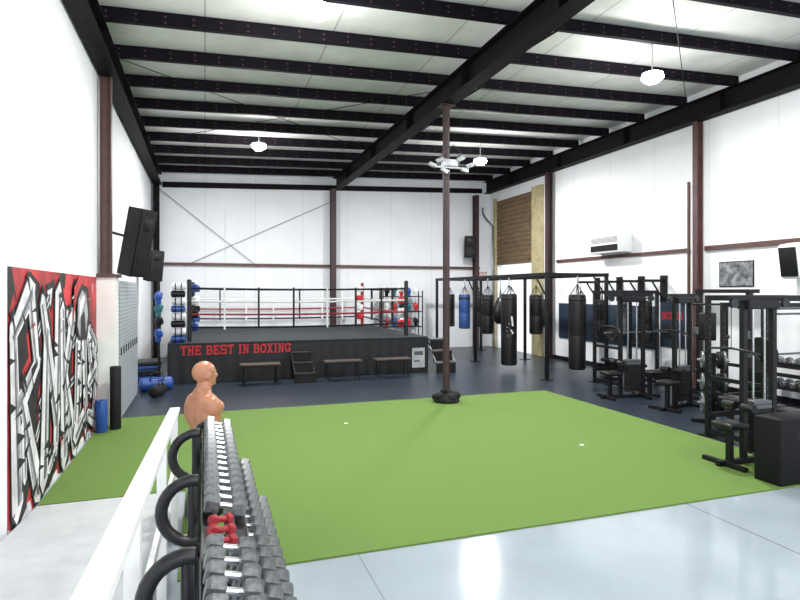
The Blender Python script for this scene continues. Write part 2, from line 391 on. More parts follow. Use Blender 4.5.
for L3 in LET:
    for s in L3: wd(*s, .035, muK)
    for s in L3: wd(*s, 0., muW)
    for s in L3: wd(*s, -.02, muL, side=.95)
    for s in L3: wd(*s, -.02, muG, off=(.0, -.01), side=.45)
    for s in L3:
        a = Vector(s[0]); b = Vector(s[1]); d = (b-a).normalized(); n = Vector((-d.y, d.x))
        for rep in range(3):
            p = a.lerp(b, random.uniform(.0, 1)); sg = random.choice((-1, 1)); w_ = random.uniform(.02, .05)
            q([tuple(p+n*sg*.19), tuple(p+n*sg*.17+d*w_*2.2), tuple(p-n*sg*.04+d*w_*.3)], muK)
for k in range(40):
    u = random.uniform(.05, 3.9); v_ = random.choice([random.uniform(.05, .5), random.uniform(1.5, 2.15)]); s = random.uniform(.03, .08); an = random.uniform(0, 6.28)
    q([(u+s*2.6*math.cos(an), v_+s*2.6*math.sin(an)), (u+s*.4*math.cos(an+1.8), v_+s*.4*math.sin(an+1.8)), (u+s*.5*math.cos(an+4), v_+s*.5*math.sin(an+4))], random.choice([muK, muW, muK, muR]))
def hp(pts, mat): q([(2.42+(u-3.0)*1.45, 1.42+(v-1.5)*1.08) for u, v in pts], mat)
hp([(3.0, 1.6), (3.05, 2.0), (3.25, 2.16), (3.5, 2.1), (3.6, 1.75), (3.45, 1.45), (3.1, 1.48)], muK)
hp([(3.06, 1.65), (3.1, 1.95), (3.25, 2.05), (3.42, 2.0), (3.5, 1.75), (3.42, 1.52), (3.36, 1.74), (3.32, 1.80), (3.2, 1.74), (3.16, 1.5)], muL)
hp([(3.12, 1.70), (3.16, 1.92), (3.3, 2.0), (3.38, 1.95), (3.25, 1.82)], muW)
hp([(3.20, 1.74), (3.32, 1.79), (3.36, 1.73), (3.26, 1.69)], muK)
hp([(2.88, 1.7), (2.93, 2.08), (3.15, 2.22), (3.5, 2.22), (3.72, 1.95), (3.5, 2.08), (3.22, 2.12), (3.03, 1.98)], muR)
tag(m.obj('graffiti_mural', loc=(XL+.002, 5.34, 0), smooth=False), 'graffiti mural, interlocking black, white and grey letters on red', 'mural')

# ------------------------------------------------------------------ lockers
e = top('locker_bank', 'narrow grey ventilated metal lockers beyond the boxed pier', 'locker', (XL+.02, 9.62, .012))
MB().bx(0, .24, 0, 2.4, 0, 2.15, lockM, bev=.005).obj('cabinet', e, smooth=False)
for k in range(8):
    MB().bx(.242, .255, .01+k*.3, .29+k*.3, .06, 2.1, lockM, bev=.003).obj('door', e, smooth=False)
    MB().bx(.256, .27, .05+k*.3, .07+k*.3, 1.0, 1.12, black).obj('handle', e, smooth=False)
fr = [(.03, 0), (.07, 0), (.075, .01), (.075, .89), (.07, .9), (.03, .9), (.03, .02)]
tag(MB().lathe([(.03, 0), (.07, 0), (.075, .01), (.075, .44), (.07, .45), (.03, .45), (.03, .02)], blueM, 20).obj('foam_roller', loc=(XL+.12, 8.95, .014)), 'short blue foam roller standing against the mural wall', 'foam roller')
tag(MB().lathe(fr, rubber, 20).obj('foam_roller', loc=(XL+.28, 9.1, .014)), 'tall black foam roller standing by the boxed pier', 'foam roller')

# ------------------------------------------------------------------ speakers
def speaker(loc, h, w, dp, tilt, rz, lab, wall_pt):
    e = top('loudspeaker', lab, 'speaker', loc)
    def rot(o): o.rotation_euler = (tilt, 0, rz)
    b = MB(); pr = [(-w/2, -dp/2), (w/2, -dp/2), (w*.32, dp/2), (-w*.32, dp/2)]
    lo = [b.bm.verts.new((x, y, -h/2)) for x, y in pr]; hi = [b.bm.verts.new((x, y, h/2)) for x, y in pr]
    b.bm.faces.new(lo); b.bm.faces.new(hi)
    for i in range(4): b.bm.faces.new((lo[i], lo[(i+1) % 4], hi[(i+1) % 4], hi[i]))
    b.mi(black); rot(b.obj('cabinet', e, smooth=False))
    rot(MB().box((0, -dp/2-.008, 0), (w*.92, .014, h*.95), rubber, bev=.005).obj('grille', e))
    b = MB(); b.cyl((0, -dp/2-.016, -h*.2), (0, -dp/2-.02, -h*.2), w*.36, blackS, 24); rot(b.obj('woofer', e))
    rot(MB().box((0, -dp/2-.018, h*.28), (w*.5, .01, h*.18), blackS, bev=.003).obj('horn', e))
    wp = Vector(wall_pt)-Vector(loc)
    MB().cyl((0, 0, .05), tuple(wp), .02, black).obj('bracket', e)
    return e
speaker((-1.04, 9.95, 2.78), 1.08, .38, .30, math.radians(12), math.radians(58), 'large black loudspeaker tilted down from the wall beside the column', (XL+.004, 9.95, 2.95))
speaker((-1.17, 14.6, 2.6), .72, .36, .32, math.radians(8), math.radians(38), 'smaller black loudspeaker hung near the ring', (XL+.004, 14.6, 2.65))
speaker((8.75, 18.1, 3.55), .75, .4, .34, math.radians(8), math.radians(-15), 'black loudspeaker hung high beside the corner column', (8.75, 18.495, 3.6))

# ------------------------------------------------------------------ railing
RX = -.235; e = top('ramp_handrail', 'white painted timber handrail following the ramp', 'railing', (RX, 0, 0))
def rz_(y): return .083*(6.07-y)+.012
def slab(y0, y1, w, h, off):
    b = MB(); pts = []
    for y in (y0, y1):
        for (dx, dz) in ((-w/2, 0), (w/2, 0), (w/2, h), (-w/2, h)): pts.append(b.bm.verts.new((dx, y, rz_(y)+off+dz)))
    for f in ((0, 1, 2, 3), (4, 5, 6, 7), (0, 1, 5, 4), (1, 2, 6, 5), (2, 3, 7, 6), (3, 0, 4, 7)): b.bm.faces.new([pts[i] for i in f])
    b.mi(whiteP); return b
slab(-1.0, 5.08, .075, .03, .91).obj('top_rail', e, smooth=False)
slab(-1.0, 5.0, .025, .06, .42).obj('mid_rail', e, smooth=False)
for y in (4.95, 3.55, 2.15, .75, -.6):
    MB().bx(-.026, .026, y-.03, y+.03, .002, rz_(y)+.91, whiteP, bev=.004).obj('post', e, smooth=False)

# ------------------------------------------------------------------ dumbbell rack
e = top('dumbbell_rack', 'long black three tier dumbbell rack beside the ramp railing', 'dumbbell rack', (0, 0, 0))
TI = [(.085, .89), (.215, .55), (.34, .22)]
TT = math.radians(14)
for (tx, tz) in TI:
    b = MB()
    for s in (-.075, .075):
        b.box((tx+s*math.cos(TT), 3.05, tz-s*math.sin(TT)), (.045, 3.5, .012), black, rot=(0, TT, 0))
        b.box((tx+s*1.35*math.cos(TT), 3.05, tz-s*1.35*math.sin(TT)+.006), (.008, 3.5, .02), black, rot=(0, TT, 0))
    b.obj('shelf', e, smooth=False)
for y in (2.02, 2.82, 3.75):
    MB().tube([(-.055, y, .03), (-.055, y, .5), (-.055, y, 1.10)], .022, blackS, 12).obj('upright', e)
    pts = []
    for k in range(17):
        a = math.radians(80+k*12.5); pts.append((-.055+.135*math.cos(a), y, .98+.14*math.sin(a)))
    MB().tube(pts, .028, blackS, 12).obj('curved_handle', e)
for y in (1.35, 4.78):
    MB().tube([(-.055, y, .03), (-.055, y, .80), (-.04, y, .93), (0, y, .95)], .024, blackS, 12).obj('upright', e)
for y in (1.35, 2.85, 4.78):
    b = MB(); b.box((.15, y, .035), (.52, .07, .05), black, bev=.008)
    b.cyl((-.04, y, .80), (.42, y, .06), .022, black, 8)
    b.obj('foot', e)
def dumbbell(mat, r, L, hl, lab, grp):
    e = top('dumbbell', lab, 'dumbbell', (0, 0, 0), group=grp)
    MB().cyl((-L/2+hl*.8, 0, 0), (L/2-hl*.8, 0, 0), .015, chrome if mat is hexM else mat, 10).obj('handle', e)
    for s in (-1, 1):
        b = MB(); xa = s*(L/2-hl); xb = s*L/2
        b.cyl((xa, 0, 0), (xa+s*.008, 0, 0), r*.85, mat, 6, r2=r); b.cyl((xa+s*.008, 0, 0), (xb-s*.012, 0, 0), r, mat, 6); b.cyl((xb-s*.012, 0, 0), (xb, 0, 0), r, mat, 6, r2=r*.75)
        b.obj('head', e, smooth=False)
    return e
protos = {}
for ti, ((tx, tz), sp, r, L, hl) in enumerate(zip(TI, (.120, .138, .160), (.050, .059, .068), (.195, .215, .235), (.066, .076, .086))):
    y = 4.70
    while y > 1.42:
        isr = (ti == 0 and 2.5 < y < 2.83)
        key = (ti, 'r' if isr else 'g')
        loc = (tx+(-.015 if isr else .01), y, tz+(.032 if isr else r)+.016)
        if key not in protos:
            if isr: ob = dumbbell(redDk, .026, .13, .036, 'small red coated dumbbell on the upper shelf', 'dumbbells on the rack')
            else: ob = dumbbell(hexM, r, L, hl, 'grey hex dumbbell with chrome handle on the long rack', 'dumbbells on the rack')
            protos[key] = ob; ob.location = loc; ob.rotation_euler = (0, TT, .7 if isr else random.uniform(-.05, .05))
        else: dup(protos[key], loc, rot=(0, TT, random.uniform(-.7, .7) if isr else random.uniform(-.05, .05)))
        y -= sp

# ------------------------------------------------------------------ torso dummy
e = top('sparring_dummy', 'bald tan armless rubber torso dummy on black stand, half turned away', 'training dummy', (.0, 5.40, .014), math.radians(26))
b = MB()
for (c_, r_) in [((0, 0, .28), (.125, .155, .14)), ((-.005, 0, .36), (.145, .18, .19)), ((.06, .08, .41), (.075, .09, .07)), ((.06, -.08, .41), (.075, .09, .07)),
                 ((-.055, .09, .38), (.09, .10, .15)), ((-.055, -.09, .38), (.09, .10, .15)), ((-.015, .165, .425), (.088, .072, .10)), ((-.015, -.165, .425), (.088, .072, .10)),
                 ((-.02, .14, .34), (.10, .08, .14)), ((-.02, -.14, .34), (.10, .08, .14)),
                 ((-.03, 0, .49), (.09, .175, .06)), ((-.025, 0, .535), (.075, .11, .06)), ((-.01, 0, .57), (.066, .07, .11)),
                 ((-.012, 0, .722), (.107, .083, .098)), ((.035, 0, .662), (.064, .06, .08)), ((.105, 0, .682), (.02, .013, .024)), ((.09, 0, .70), (.012, .009, .03)), ((.082, 0, .722), (.02, .05, .012)),
                 ((-.005, .085, .69), (.02, .011, .032)), ((-.005, -.085, .69), (.02, .011, .032)), ((.09, 0, .645), (.013, .024, .008)), ((.088, 0, .634), (.013, .022, .007)), ((.078, 0, .612), (.024, .026, .018)),
                 ((.072, .035, .26), (.06, .045, .05)), ((.072, -.035, .26), (.06, .045, .05))]:
    b.ell(c_, r_, skin, 3)
b.box((0, 0, .22), (.18, .26, .12), skin)
o = b.obj('torso', e, loc=(0, 0, .54))
rm = o.modifiers.new('r', 'REMESH'); rm.mode = 'VOXEL'; rm.voxel_size = .0065; rm.use_smooth_shade = True
sm = o.modifiers.new('s', 'SMOOTH'); sm.iterations = 8; sm.factor = .5
bpy.context.view_layer.update()
me = bpy.data.meshes.new_from_object(o.evaluated_get(bpy.context.evaluated_depsgraph_get())); o.modifiers.clear(); o.data = me
bm = bmesh.new(); bm.from_mesh(me); low = [v for v in bm.verts if v.co.z < .56]
for _ in range(8): bmesh.ops.smooth_vert(bm, verts=low, factor=.5, use_axis_x=True, use_axis_y=True, use_axis_z=True)
bm.to_mesh(me); bm.free()
if not me.materials: me.materials.append(skin)
for p in me.polygons: p.use_smooth = True
for s in (-1, 1):
    MB().ell((.083, s*.028, .702), (.01, .014, .007), whiteP, 2).obj('eye', e, loc=(0, 0, .54))
MB().lathe([(.17, 0), (.17, .04), (.165, .12), (.13, .30), (.11, .34)], black, 28).obj('stand_base', e)
MB().cyl((0, 0, .33), (0, 0, .72), .05, blackS, 16).obj('stand_pole', e)

# ------------------------------------------------------------------ boxing ring
RCX, RCY, HX, HY = 2.22, 15.58, 2.97, 2.53
e = top('boxing_ring', 'raised boxing ring with black skirt, red lettering and four ropes', 'boxing ring', (RCX, RCY, .012))
MB().bx(-HX+.03, HX-.03, -HY+.03, HY-.03, 0, .82, black).obj('platform', e, smooth=False)
MB().bx(-HX, HX, -HY, HY, .82, .87, canvasM, bev=.01).obj('canvas', e, smooth=False)
b = MB(); n = 120; zs = [.0, .3, .6, .83]; grid = []
for i in range(n+1):
    x = -HX+2*HX*i/n; grid.append([b.bm.verts.new((x, -HY+.012-.012*math.sin(i*1.1)*(1-z), z)) for z in zs])
for i in range(n):
    for j in range(3): b.bm.faces.new((grid[i][j], grid[i+1][j], grid[i+1][j+1], grid[i][j+1]))
b.mi(skirtM); b.obj('front_skirt', e)
for s in (-1, 1):
    MB().bx(s*HX-.006, s*HX+.006, -HY, HY, .0, .83, skirtM).obj('side_skirt', e, smooth=False)
def R(x0, z0, x1, z1): return [(x0, z0), (x1, z0), (x1, z1), (x0, z1)]
def serif(xc, z): return R(xc-.24, z, xc+.24, z+.12)
O_ = [[(.28, 0), (.72, 0), (.62, .18), (.38, .18)], [(.72, 0), (1, .28), (.76, .36), (.62, .18)], R(.76, .3, 1, .7), [(1, .72), (.72, 1), (.62, .82), (.76, .64)], [(.72, 1), (.28, 1), (.38, .82), (.62, .82)], [(.28, 1), (0, .72), (.24, .64), (.38, .82)], R(0, .3, .24, .7), [(0, .28), (.28, 0), (.38, .18), (.24, .36)]]
GL = {'T': [R(.37, 0, .63, 1), R(0, .82, 1, 1), R(0, .62, .12, .9), R(.88, .62, 1, .9), serif(.5, 0)],
 'H': [R(.08, 0, .34, 1), R(.66, 0, .92, 1), R(.3, .41, .7, .59), serif(.21, 0), serif(.21, .88), serif(.79, 0), serif(.79, .88)],
 'E': [R(.08, 0, .34, 1), R(0, .82, .95, 1), R(0, 0, .95, .18), R(.3, .41, .7, .59), R(.83, .66, .95, .9), R(.83, .1, .95, .34), R(.62, .34, .72, .66)],
 'B': [R(.08, 0, .34, 1), R(0, .82, .75, 1), R(0, 0, .78, .18), R(.3, .42, .78, .58), R(.68, .5, .92, .92), R(.74, .06, .98, .5)],
 'S': [R(.1, .82, .9, 1), R(.02, .52, .27, .92), R(.1, .42, .9, .58), R(.74, .08, .98, .5), R(.06, 0, .9, .18), R(0, 0, .12, .34), R(.85, .66, .97, 1)],
 'I': [R(.37, 0, .63, 1), serif(.5, 0), serif(.5, .88)],
 'N': [R(.1, 0, .28, 1), R(.72, 0, .9, 1), [(.1, 1), (.36, 1), (.9, 0), (.64, 0)], serif(.18, 0), serif(.18, .88), serif(.82, .88)],
 'O': O_, 'X': [[(.06, 0), (.32, 0), (.94, 1), (.68, 1)], [(.68, 0), (.94, 0), (.32, 1), (.06, 1)], serif(.18, 0), serif(.82, 0), serif(.18, .88), serif(.82, .88)],
 'G': O_[:2]+O_[3:]+[R(.76, .1, 1, .5), R(.55, .38, 1, .52), R(.88, .66, 1, .95)]}
def slabtext(body, h, w, gap, mat, parent, origin, face='front'):
    x = 0
    for ch in body:
        if ch == ' ': x += w*.6; continue
        b = MB()
        ww = w*.6 if ch == 'I' else w
        for j, pg in enumerate(GL[ch]):
            off = (.2 if ch == 'I' else 0); P = []
            for (u, v_) in pg:
                uu = (u-off)*w; dd = -.0004*j
                P.append((uu, dd, v_*h) if face == 'front' else (dd, -uu, v_*h))
            b.poly(P, mat)
        lo = (origin[0]+x, origin[1], origin[2]) if face == 'front' else (origin[0], origin[1]-x, origin[2])
        b.obj('letter', parent, loc=lo, smooth=False)
        x += ww+gap
slabtext('THE BEST IN BOXING', .21, .132, .016, redL, e, (-HX+.25, -HY-.014, .605))
b = MB(); b.bx(2.55, 2.88, -HY-.02, -HY-.012, .12, .60, fixG); b.bx(2.60, 2.83, -HY-.0225, -HY-.0205, .42, .52, greyV); b.bx(2.60, 2.75, -HY-.0225, -HY-.0205, .26, .30, greyV)
b.obj('notice_panel', e, smooth=False)
PX, PYh = HX-.42, HY-.42
for sx_ in (-1, 1):
    for sy_ in (-1, 1):
        x, y = sx_*PX, sy_*PYh
        b = MB(); b.cyl((x, y, .87), (x, y, 2.22), .05, redDk if (sx_ > 0 and sy_ > 0) else blackS, 16); b.ell((x, y, 2.22), (.05, .05, .03), black, 2); b.obj('corner_post', e)
        for k in range(4):
            z = 1.18+k*.29
            mt = (blueM, black, whitePl, blueM)[k] if sx_ < 0 else (redM, whitePl, redM, whitePl)[k]
            MB().box(((x-sx_*.10), (y-sy_*.10), z), (.09, .22, .18), mt, rot=(0, 0, math.pi/4*sx_*sy_), bev=.035).obj('turnbuckle_pad', e)
for k, mt in enumerate((black, redDk, whitePl, black)):
    z = 1.18+k*.29; b = MB()
    pts = [(-PX, -PYh), (PX, -PYh), (PX, PYh), (-PX, PYh)]
    for i in range(4):
        a = Vector((*pts[i], z)); c_ = Vector((*pts[(i+1) % 4], z)); seg = []
        for j in range(9):
            t_ = j/8; p = a.lerp(c_, t_); p.z -= .03*math.sin(math.pi*t_); seg.append(p)
        b.tube(seg, .022, mt, 8)
    b.obj('rope', e)
for j, x in enumerate((-PX+.75, -PX+1.5, -PX+2.3, .55, 1.25, 1.9)):
    for y in (-PYh, PYh):
        MB().bx(x-.02, x+.02, y-.028, y+.028, 1.12, 2.07, black if (y < 0) == (j % 3 > 0) else whitePl).obj('rope_spacer', e, smooth=False)
for y in (-1.0, 1.0):
    for x in (-PX, PX):
        MB().bx(x-.028, x+.028, y-.02, y+.02, 1.12, 2.07, black).obj('rope_spacer', e, smooth=False)

def bench(loc, lab):
    e = top('bench', lab, 'bench', loc, group='ringside benches')
    for y in (-.09, .09): MB().bx(-.42, .42, y-.08, y+.08, .40, .435, wood, bev=.006).obj('seat_board', e)
    for x in (-.34, .34):
        b = MB(); b.tube([(x, -.15, .0), (x, -.12, .39), (x, .12, .39), (x, .15, .0)], .016, black, 8); b.obj('leg', e)
    MB().cyl((-.34, 0, .38), (.34, 0, .38), .012, black).obj('stretcher', e)
    return e
b0 = bench((1.12, 12.55, .012), 'small dark brown wooden bench in front of the ring')
dup(b0, (2.93, 12.55, .012)); dup(b0, (4.1, 12.55, .012))
def steps(loc, w, n, mat, lab, h):
    e = top('ring_steps', lab, 'steps', loc)
    for k in range(n):
        MB().bx(-w/2, w/2, -.22*(n-k), -.22*(n-k)+.22, h*(k+1)/n-.04, h*(k+1)/n, mat, bev=.005).obj('tread', e)
        MB().bx(-w/2, w/2, -.22*(n-k)+.01, -.22*(n-k)+.02, h*k/n, h*(k+1)/n-.04, rubber).obj('riser', e, smooth=False)
    for s in (-1, 1):
        b = MB(); b.cyl((s*w/2, -.22*n+.04, 0), (s*w/2, -.22*n+.04, h/n-.02), .018, mat); b.cyl((s*w/2, -.22*n+.04, h/n-.03), (s*w/2, -.04, h-.03), .018, mat); b.cyl((s*w/2, -.04, 0), (s*w/2, -.04, h), .018, mat)
        b.obj('side_frame', e)
steps((2.05, 12.98, .012), .42, 3, rubber, 'black ring steps between the benches', .62)
steps((5.55, 13.4, .012), .5, 3, grey, 'grey ring steps at the end of the ring', .8)

def duffel(loc, rz, mat, lab, s=1.):
    e = top('duffel_bag', lab, 'bag', loc, rz)
    b = MB(); b.cyl((-.3*s, 0, .15*s), (.3*s, 0, .15*s), .145*s, mat, 20); b.ell((-.3*s, 0, .15*s), (.06*s, .145*s, .145*s), mat, 2); b.ell((.3*s, 0, .15*s), (.06*s, .145*s, .145*s), mat, 2); b.obj('body', e)
    MB().tube([(-.14*s, -.12*s, .22*s), (-.12*s, -.06*s, .38*s), (0, -.03*s, .42*s), (.12*s, -.06*s, .38*s), (.14*s, -.12*s, .22*s)], .012, black).obj('handle', e)
duffel((-.92, 12.35, .012), .3, blueM, 'blue sports bag lying on the rubber floor by the ring', .9)
duffel((-.85, 11.75, .012), 1.3, rubber, 'black sports bag on the floor beside the lockers', .7)
for k in range(6):
    tag(MB().bx(-.27, .20, -.4, .4, 0, .075, (black, blueM, black, navyM, blueM, black)[k], bev=.02).obj('exercise_mat', loc=(-1.15, 13.75, .012+k*.0755), rz=.03*k), 'folded exercise mat in a stack beside the ring', 'mat', 'stacked exercise mats')
e = top('gear_stand', 'slim black stand with pegs beside the ring corner', 'stand', (-.93, 13.15, .012))
MB().cyl((0, 0, 0), (0, 0, 2.2), .025, black).obj('post', e); MB().lathe([(.14, 0), (.14, .02), (.03, .04)], black).obj('base', e)
for k in range(4): MB().cyl((0, -.02, 1.1+k*.26), (0, -.10, 1.1+k*.26), .012, grey).obj('peg', e)
def glove(loc, mat, rz, lab):
    e = top('boxing_glove', lab, 'boxing glove', loc, rz, group='boxing gloves')
    b = MB(); b.ell((0, 0, .0), (.075, .085, .10), mat, 3); b.ell((.0, -.03, .05), (.07, .075, .07), mat, 2); b.ell((.07, -.03, -.01), (.03, .04, .065), mat, 2); b.obj('fist', e)
    MB().lathe([(.05, -.17), (.055, -.16), (.06, -.08), (.05, -.07)], mat, 16).obj('cuff', e)
    return e
def pad(loc, mat, rz, lab):
    e = top('strike_shield', lab, 'punch shield', loc, rz, group='strike shields')
    b = MB(); b.cyl((-.12, 0, .08), (.12, 0, .08), .075, mat, 20)
    b.ell((-.12, 0, .08), (.03, .075, .075), mat, 2); b.ell((.12, 0, .08), (.03, .075, .075), mat, 2); b.obj('cushion', e)
    b = MB()
    for x in (-.06, .06): b.cyl((x-.012, 0, .08), (x+.012, 0, .08), .079, black, 20)
    b.obj('strap', e)
for k in range(8):
    j = k % 4
    pad((-.55+.015*(k % 2), 13.20, .884+k*.162), (blueM, whitePl, black, whitePl)[j], .12*(-1)**k, ('blue', 'white', 'black', 'white')[j]+' rolled pad stacked on the ring corner apron')
for k in range(4):
    glove((-.93, 12.965, 1.1+k*.26), (blueM, black, tealM, blueM)[k], k*.8, ('blue', 'black', 'teal', 'blue')[k]+' boxing glove hung on the gear stand')

e = top('storage_shelf', 'black open shelving by the end wall beyond the ring', 'shelf', (6.2, 18.0, .012))
for z in (.3, .8, 1.3, 1.8): MB().bx(-.7, .7, -.2, .2, z-.015, z+.015, black).obj('shelf_board', e, smooth=False)
for x in (-.69, .69):
    for y in (-.19, .19): MB().bx(x-.015, x+.015, y-.015, y+.015, 0, 2.0, black).obj('upright', e, smooth=False)
cols = [redM, blueM, whitePl, redM, black, tealM]; nm = ['red', 'blue', 'white', 'red', 'black', 'teal']
for zi, z in enumerate((.815, 1.315, 1.815)):
    for k in range(5):
        j = (zi*2+k) % 6
        glove((6.2-.52+k*.26, 17.98, .012+z+.172), cols[j], k, nm[j]+' boxing glove on the open shelving')
e = top('exit_sign', 'small red exit sign on the end wall', 'sign', (9.45, 18.47, 2.62))
MB().bx(-.17, .17, -.025, .025, -.1, .1, whitePl, bev=.005).obj('box', e)
slabtext('EXIT', .13, .08, .012, redM, e, (-.15, -.028, -.065))

# ------------------------------------------------------------------ heavy bag rack
e = top('heavy_bag_rack', 'black tubular steel frame carrying the heavy bags', 'bag rack', (0, 0, .012))
ZR = 2.32; XA, XB = 7.2, 8.8; YS = (10.95, 14.5, 17.3)
for x in (XA, XB):
    for y in YS:
        MB().bx(x-.035, x+.035, y-.035, y+.035, .01, ZR, black, bev=.004).obj('post', e)
        b = MB(); b.bx(x-.12, x+.12, y-.12, y+.12, 0, .012, black)
        for s in (-1, 1):
            for r_ in (-1, 1): b.cyl((x+s*.09, y+r_*.09, .012), (x+s*.09, y+r_*.09, .025), .012, grey, 6)
        b.obj('base_plate', e)
    MB().bx(x-.04, x+.04, YS[0]-.04, YS[-1]+.04, ZR+.001, ZR+.08, black).obj('top_beam', e, smooth=False)
for y in (10.95, 12.65, 14.5, 15.9, 17.3):
    MB().bx(XA+.04, XB-.04, y-.035, y+.035, ZR+.002, ZR+.075, black).obj('cross_beam', e, smooth=False)
for (x, y) in ((XA, 10.95), (XB, 10.95), (XA, 14.5)):
    MB().cyl((x, y+.02, ZR-.45), (x, y+.45, ZR), .02, black).obj('brace', e)
def bag(x, y, L, r, ztop, zhang, mat, lab, kind='cyl', mark=False):
    e = top('heavy_bag', lab, 'punching bag', (x, y, ztop-L), group='hanging punching bags')
    if kind == 'cyl':
        MB().lathe([(.02, 0), (r*.85, .0), (r*.97, .015), (r, .05), (r, L*.45), (r*.985, L*.46), (r, L*.47), (r, L-.05), (r*.97, L-.015), (r*.85, L), (.02, L)], mat, 32).obj('body', e)
        MB().lathe([(r*1.005, L-.14), (r*1.02, L-.135), (r*1.02, L-.085), (r*1.005, L-.08)], blackS, 32).obj('band', e)
    else:
        MB().lathe([(.01, 0), (r*.5, .02), (r*.85, L*.15), (r, L*.33), (r*.9, L*.55), (r*.6, L*.8), (r*.3, L*.95), (.02, L)], mat, 32).obj('body', e)
    top_z = zhang-(ztop-L)-.001
    yk = L+ (top_z-L)*.55
    b = MB(); rr = r*.8 if kind == 'cyl' else .03
    for k in range(4):
        a = math.pi/4+k*math.pi/2
        b.cyl((rr*math.cos(a), rr*math.sin(a), L-.01), (0, 0, yk), .009, black if kind == 'cyl' else grey, 6)
    b.obj('strap', e)
    b = MB(); z = yk-.01; k = 0
    while z < top_z-.03:
        b.box((0, 0, z+.016), (.024 if k % 2 else .007, .007 if k % 2 else .024, .036), chrome); z += .028; k += 1
    b.cyl((0, 0, top_z-.04), (0, 0, top_z), .014, chrome, 8)
    b.obj('chain', e)
    if mark:
        b = MB()
        def pt(s_, z_): 
            aa = -math.pi/2-.42+s_/r; return (r*1.006*math.cos(aa), r*1.006*math.sin(aa), z_)
        for (s0, z0, s1, z1, w2) in ((-.07, .95, .05, 1.22, .05), (.05, 1.22, .08, .98, .045), (-.02, 1.04, .08, 1.06, .035), (-.08, .86, .02, .90, .04), (.03, .88, .09, .80, .04), (-.05, .74, .06, .78, .035)):
            dv = Vector((s1-s0, z1-z0)); nv = Vector((-dv.y, dv.x)).normalized()*w2/2
            b.poly([pt(s0+nv.x, z0+nv.y), pt(s0-nv.x, z0-nv.y), pt(s1-nv.x, z1-nv.y), pt(s1+nv.x, z1+nv.y)], whitePl)
        b.obj('white_mark', e, smooth=False)
    return e
ZH = .012+ZR
bag(XA, 12.62, 1.78, .20, 1.93, ZH, vinyl, 'long black heavy bag with a white mark hanging from the frame', mark=True)
bag(8.0, 10.95, 1.70, .19, 1.92, ZH, vinyl, 'long plain black heavy bag at the end of the frame')
bag(XA, 13.75, 1.05, .17, 1.9, ZH, vinyl, 'black heavy bag on the side beam of the frame')
bag(XA, 15.2, 1.0, .17, 1.9, ZH, M('navy_vinyl', (.02, .06, .2), .4), 'dark blue heavy bag on the side beam of the frame')
bag(XA, 16.3, 1.0, .17, 1.9, ZH, vinyl, 'black heavy bag on the side beam of the frame')
bag(8.0, 12.65, 1.0, .17, 1.9, ZH, vinyl, 'black heavy bag on a cross beam of the frame')
bag(8.0, 14.5, .8, .24, 1.85, ZH, vinyl, 'black teardrop bag hanging from a cross beam', kind='tear')
bag(XB, 13.6, .8, .24, 1.8, ZH, rubber, 'dark teardrop bag on the wall-side beam', kind='tear')
bag(XB, 12.0, .55, .18, 1.75, ZH, greyV, 'small grey teardrop bag on the wall-side beam', kind='tear')
bag(XB, 15.3, 1.0, .17, 1.9, ZH, vinyl, 'black heavy bag on the wall-side beam')
bag(8.0, 15.9, 1.0, .17, 1.9, ZH, vinyl, 'black heavy bag on a cross beam of the frame')
for (yb_, L3, mt, ln) in ((12.5, 1.0, vinyl, 'black'), (11.65, .9, vinyl, 'black'), (10.9, .8, greyV, 'grey'), (10.2, .95, vinyl, 'black')):
    e = top('bag_wall_bracket', 'black triangular wall bracket for a punching bag', 'bracket', (XR-.001, yb_, 2.2), group='bag wall brackets')
    b = MB(); b.bx(-.58, 0, -.03, .03, 0, .06, black); b.cyl((-.33, 0, .0), (-.03, 0, -.4), .02, black); b.bx(-.03, 0, -.1, .1, -.45, .15, black); b.obj('arm', e, smooth=False)
    bag(XR-.53, yb_, L3, .14, 1.78, 2.199, mt, ln+' heavy bag hanging from a wall bracket')

# ------------------------------------------------------------------ right wall fittings
e = top('wall_heater', 'white wall mounted heater unit above the girt', 'heater', (XR, 11.78, 2.94))
MB().bx(-.38, -.005, -.58, .58, 0, .46, whitePl, bev=.03).obj('casing', e)
MB().bx(-.392, -.379, -.50, .50, .05, .20, black).obj('vent', e, smooth=False)
b = MB()
for k in range(5): b.bx(-.39, -.378, -.5, .5, .26+k*.03, .27+k*.03, grey)
b.obj('louvre', e, smooth=False)
e = top('poster', 'black and white photograph poster under the girt', 'poster', (XR-.002, 8.36, 2.33))
MB().bx(-.015, 0, -.38, .38, -.25, .25, black).obj('frame', e, smooth=False)
MB().bx(-.018, -.0155, -.36, .36, -.23, .23, posterM).obj('print', e, smooth=False)
e = top('loudspeaker', 'white wall loudspeaker with black grille by the girt', 'speaker', (XR-.26, 7.0, 2.52))
MB().box((0, 0, 0), (.34, .36, .6), whitePl, rot=(0, -.15, 0), bev=.05).obj('cabinet', e)
MB().box((-.175, 0, -.03), (.02, .3, .5), black, rot=(0, -.15, 0), bev=.008).obj('grille', e)
MB().cyl((.12, 0, 0), (.259, 0, 0), .025, black).obj('mount', e)
e = top('wall_banner', 'dark blue padded banner along the wall behind the bags', 'banner', (XR-.002, 12.3, 1.15))
MB().bx(-.03, 0, -1.9, 1.9, -.5, .5, navyM, bev=.01).obj('panel', e)
e = top('wall_banner', 'dark banner with small red lettering beside the wall column', 'banner', (XR-.002, 9.92, 1.25))
MB().bx(-.02, 0, -.38, .38, -.5, .5, navyM).obj('panel', e, smooth=False)
slabtext('BOXING', .16, .09, .015, redM, e, (-.0225, .32, .12), 'side')

